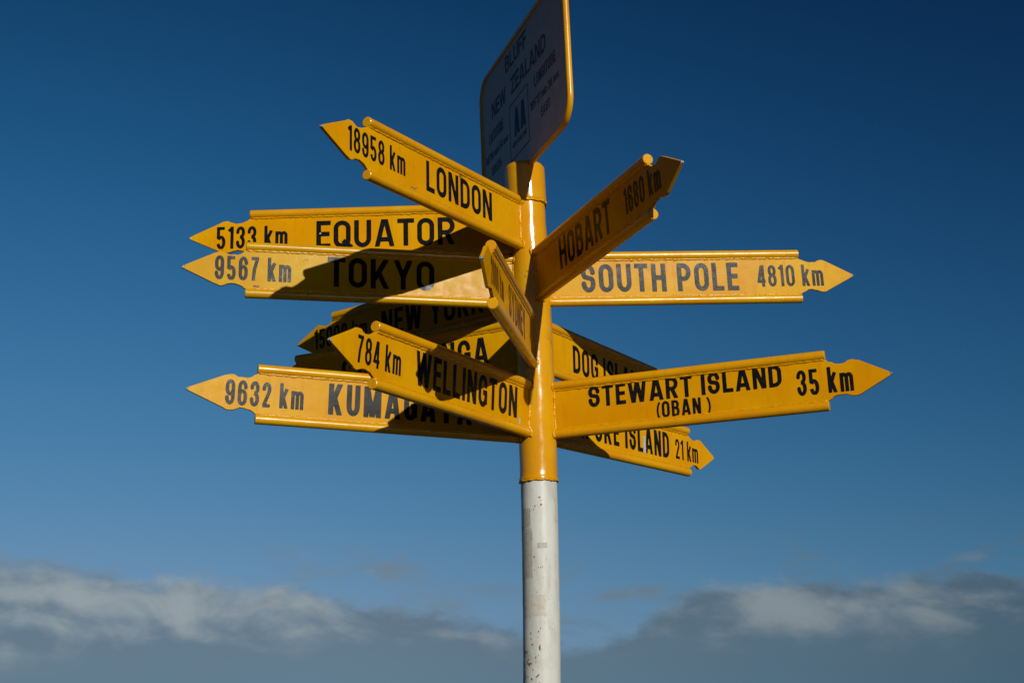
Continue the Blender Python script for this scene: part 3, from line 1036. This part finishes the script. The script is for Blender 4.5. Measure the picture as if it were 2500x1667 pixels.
rod_cache = {}
for ai, (nm, (phi, z, L, T, tilt, lean), strings) in enumerate(ARMS):
    d = Vector((math.sin(phi) * math.cos(tilt), -math.cos(phi) * math.cos(tilt), math.sin(tilt)))
    nrm = Vector((math.cos(phi), math.sin(phi), 0))
    up = nrm.cross(d)
    if up.z < 0:
        up = -up
    up = up * math.cos(lean) + nrm * math.sin(lean)
    yv = up.cross(d).normalized()                      # right handed: x=d, y=yv, z=up
    root = axis(EYE + z) - BASE
    O = L + T
    Mx = Matrix(((d.x, yv.x, up.x, 0), (d.y, yv.y, up.y, 0), (d.z, yv.z, up.z, 0), (0, 0, 0, 1)))
    M_arm = Matrix.Translation(root + d * O) @ Mx
    arm = link('direction_arm', plate_mesh(L, T, ai), M_PLATE, post, M_arm)
    tintc = {'TOKYO': (0.84, 0.99, 1.5, 1), 'SOUTH POLE': (0.95, 1.03, 1.0, 1), 'KUMAGAYA': (0.95, 1.03, 1.0, 1), 'EQUATOR': (0.96, 0.97, 1.0, 1), 'STEWART ISLAND': (0.97, 0.93, 1.0, 1)}.get(nm, (1, 1, 1, 1))
    arm.color = tintc
    arm['label'] = 'yellow arrow arm reading ' + nm
    loc0 = Matrix.Translation((-O, 0, 0))
    for sgn in (1, -1):
        rd_ = rod('edge_tube', TR, 0.055, L)
        t = link('edge_tube', rd_, M_TUBE, arm, loc0 @ Matrix.Translation((0, 0, sgn * (H / 2 - TR))))
        t.color = tintc
        for ys in (1, -1):
            wm = weld_line(L, sgn * (H / 2 - 2 * TR + 0.0008), ys * (PT / 2 + 0.0003), ai * 4 + (sgn + 1) + (ys + 1) / 2 + 1)
            link('weld_seam', wm, M_WELD, arm, loc0, smooth=True)
    # fillet weld where the arm meets the post
    for ys in (1, -1):
        path = []
        for k in range(61):
            v = (-1 + 2 * k / 60) * (H / 2 - 0.004)
            off = PT / 2 + 0.001 if abs(v) < H / 2 - 2 * TR else PT / 2 + 0.001 + math.sqrt(max(0, TR ** 2 - (abs(v) - (H / 2 - TR)) ** 2)) * 0.72
            rr = math.sqrt(max(0.0, (R_Y + 0.001) ** 2 - off ** 2))
            path.append((rr + 0.0005, ys * off, v))
        me = tube_mesh('root_weld', path, 0.0052, 8, True, 0.85, ai * 7 + ys, 55)
        link('root_weld', me, M_WELD, arm, loc0, smooth=True)
    # lettering on the side that faces the camera (and the mirrored side of the near arm)
    mid = root + BASE + d * 0.6 - Vector((0, 0, EYE))
    side = 1 if yv.dot(-mid) > 0 else -1
    sides = (side, -side) if nm in ('SYDNEY', 'HOBART') else (side,)
    for sd_i in sides:
        # reading direction in local x seen from side sd_i: from +y side, +x runs to the left
        rx = -sd_i
        for (pn, txt, u0, u1, v0, v1) in strings:
            lo, hi = min(u0, u1), max(u0, u1)
            s = {'STEWART ISLAND': 0.182, '(OBAN )': 0.165}.get(txt, 0.166 if pn == N_ else 0.138)
            for wi, me in enumerate(text_words(txt, s, hi - lo, v1 - v0, gap=0.12 if pn == N_ else 0.105, jitter=0.0006)):
                name = 'place_name' if pn == N_ else ('distance_number', 'distance_unit')[wi]
                me.name = name
                if rx > 0:
                    ML = Matrix.Translation((lo, sd_i * (PT / 2 + 0.0007), v0))
                else:
                    ML = Matrix.Translation((hi, sd_i * (PT / 2 + 0.0007), v0)) @ Matrix.Rotation(math.pi, 4, 'Z')
                link(name, me, M_SHEEN if nm == 'SYDNEY' else M_LET, arm, loc0 @ ML)

    # local marks: chips and a peeling strip
    for (who, pn, u, v, du, dv, mat, amp) in (('LONDON', 'paint_chip', 0.812, -0.072, 0.016, 0.006, M_CHIP, 0.010), ('LONDON', 'paint_chip', 0.507, 0.069, 0.010, 0.005, M_CHIP, 0.008),
                                              ('TOKYO', 'paint_chip', 1.075, -0.066, 0.012, 0.003, M_RUST, 0.006), ('EQUATOR', 'paint_chip', 0.835, 0.004, 0.003, 0.003, M_FACE, 0.002),
                                              ('RUAPUKE ISLAND', 'peeled_strip', 0.762, -0.016, 0.010, 0.036, M_TAN, 0.008), ('CAPE REINGA', 'paint_chip', 0.372, 0.052, 0.004, 0.004, M_CHIP, 0.004),
                                              ('WELLINGTON', 'paint_chip', 0.150, -0.060, 0.006, 0.012, M_TAN, 0.004)):
        if who != nm:
            continue
        xs = np.arange(-du * 2, du * 2, 0.0010)
        ys2 = np.arange(-dv * 2, dv * 2, 0.0010)
        Fv = np.ones((len(ys2), len(xs)))
        for j in range(1, len(ys2) - 1):
            for i in range(1, len(xs) - 1):
                q = Vector((xs[i] * 190, ys2[j] * 150, ai * 3.3 + u))
                Fv[j, i] = max(abs(xs[i]) - du, abs(ys2[j]) - dv) + amp * (noise.noise(q) + 0.6 * noise.noise(q * 2.6))
        pv, pf = marching(Fv, xs, ys2)
        if pf:
            po = link(pn, mesh_from(pn, [(u + a_, side * (PT / 2 + 0.0011), v + b_) for a_, b_ in pv], pf), mat, arm, loc0)
            po['kind'] = 'stuff'

# ---------------------------------------------------------------- information board at the top
SA = 0.33598
SU = Vector((math.sin(SA), -math.cos(SA), 0))
SW, SZ0, SZ1, RC = 0.5568, 2.0764 + EYE, 2.7134 + EYE, 0.095
SC = Vector((-0.01164, 5.2577, 0))
upv = Vector((-0.01215, 0, 1)).normalized()
upv = (upv - SU * upv.dot(SU)).normalized()
sy = upv.cross(SU).normalized()
CZ = (SZ0 + SZ1) / 2
org = Vector((SC.x - 0.01215 * (CZ - EYE - 2.0), SC.y, CZ)) - BASE
M_S = Matrix(((SU.x, sy.x, upv.x, org.x), (SU.y, sy.y, upv.y, org.y), (SU.z, sy.z, upv.z, org.z), (0, 0, 0, 1)))
HH = (SZ1 - SZ0) / 2
RIM = 0.0125
CI = CZ - EYE


def rrect(w, h, r, n=14):
    P = []
    for (cx, cz, a0) in ((w - r, h - r, 0), (-w + r, h - r, 90), (-w + r, -h + r, 180), (w - r, -h + r, 270)):
        for k in range(n + 1):
            a = rad(a0 + 90 * k / n)
            P.append((cx + r * math.cos(a), 0, cz + r * math.sin(a)))
    return P


bm = bmesh.new()
pts = rrect(SW - RIM, HH - RIM, RC)
vs = [bm.verts.new((p[0], -0.004, p[2])) for p in pts]
f = bm.faces.new(vs)
r = bmesh.ops.extrude_face_region(bm, geom=[f])
bmesh.ops.translate(bm, verts=[g for g in r['geom'] if isinstance(g, bmesh.types.BMVert)], vec=(0, 0.008, 0))
bmesh.ops.recalc_face_normals(bm, faces=bm.faces)
me = bpy.data.meshes.new('information_board')
bm.to_mesh(me)
bm.free()
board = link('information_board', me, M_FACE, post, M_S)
board['label'] = 'white information board with rounded corners and a yellow tube rim'
# rim tube (closed loop)
pp = rrect(SW - RIM, HH - RIM, RC)
segs = []
for i in range(len(pp)):
    a, b = Vector(pp[i]), Vector(pp[(i + 1) % len(pp)])
    n_ = max(1, int((b - a).length / 0.03))
    for k in range(n_):
        segs.append(a.lerp(b, k / n_))
segs.append(segs[0].copy())
rim = link('board_rim', tube_mesh('board_rim', segs, RIM, 18, False), M_TUBE, board, smooth=True)
# lettering, on the face that looks left towards the camera
bside = 1 if sy.dot(Vector((0, -1, 0)) * 1.0 + Vector((0, 0, 0))) > 0 else -1


def btext(name, txt, u0, u1, z0, z1, s=0.17, gap=0.12, mat=M_NAVY):
    for me in text_words(txt, s, u1 - u0, z1 - z0, gap=gap):
        me.name = name
        link(name, me, mat, board, Matrix.Translation((u0, bside * 0.0047, z0 - CI)))


LINES = [('place_name', 'BLUFF', -0.186, 0.095, 2.594, 2.669, 0.17), ('place_name', 'NEW', -0.393, -0.197, 2.472, 2.545, 0.17),
         ('place_name', 'ZEALAND', -0.122, 0.318, 2.468, 2.545, 0.17), ('coordinate_text', 'LATITUDE', -0.444, -0.242, 2.370, 2.420, 0.16),
         ('coordinate_text', '46\u00b036 min 54 sec', -0.503, -0.182, 2.294, 2.330, 0.16), ('coordinate_text', 'SOUTH', -0.424, -0.289, 2.216, 2.258, 0.16),
         ('coordinate_text', 'LONGITUDE', 0.172, 0.421, 2.371, 2.421, 0.16), ('coordinate_text', '168\u00b021 min 26 sec', 0.110, 0.450, 2.292, 2.329, 0.16),
         ('coordinate_text', 'EAST', 0.234, 0.338, 2.218, 2.258, 0.16), ('emblem_lettering', 'AA', -0.098, 0.050, 2.267, 2.388, 0.21),
         ('emblem_lettering', 'NEW ZEALAND', -0.128, 0.056, 2.228, 2.250, 0.15)]
for row in LINES:
    nm, txt, u0, u1, z0, z1, s = row
    btext(nm, txt, u0, u1, z0, z1, s, mat=M_LET if nm == 'emblem_lettering' else M_NAVY)
# the square frame round the emblem
V, F = [], []
a0, a1, c0, c1, t = -0.158, 0.089, 2.178, 2.429, 0.0055
for (x0, x1, z0, z1) in ((a0, a1, c0, c0 + t), (a0, a1, c1 - t, c1), (a0, a0 + t, c0 + t, c1 - t), (a1 - t, a1, c0 + t, c1 - t)):
    o = len(V)
    V += [(x0, bside * 0.0047, z0 - CI), (x1, bside * 0.0047, z0 - CI), (x1, bside * 0.0047, z1 - CI), (x0, bside * 0.0047, z1 - CI)]
    F.append((o, o + 1, o + 2, o + 3))
link('emblem_frame', mesh_from('emblem_frame', V, F), M_NAVY, board)

bpy.context.view_layer.update()
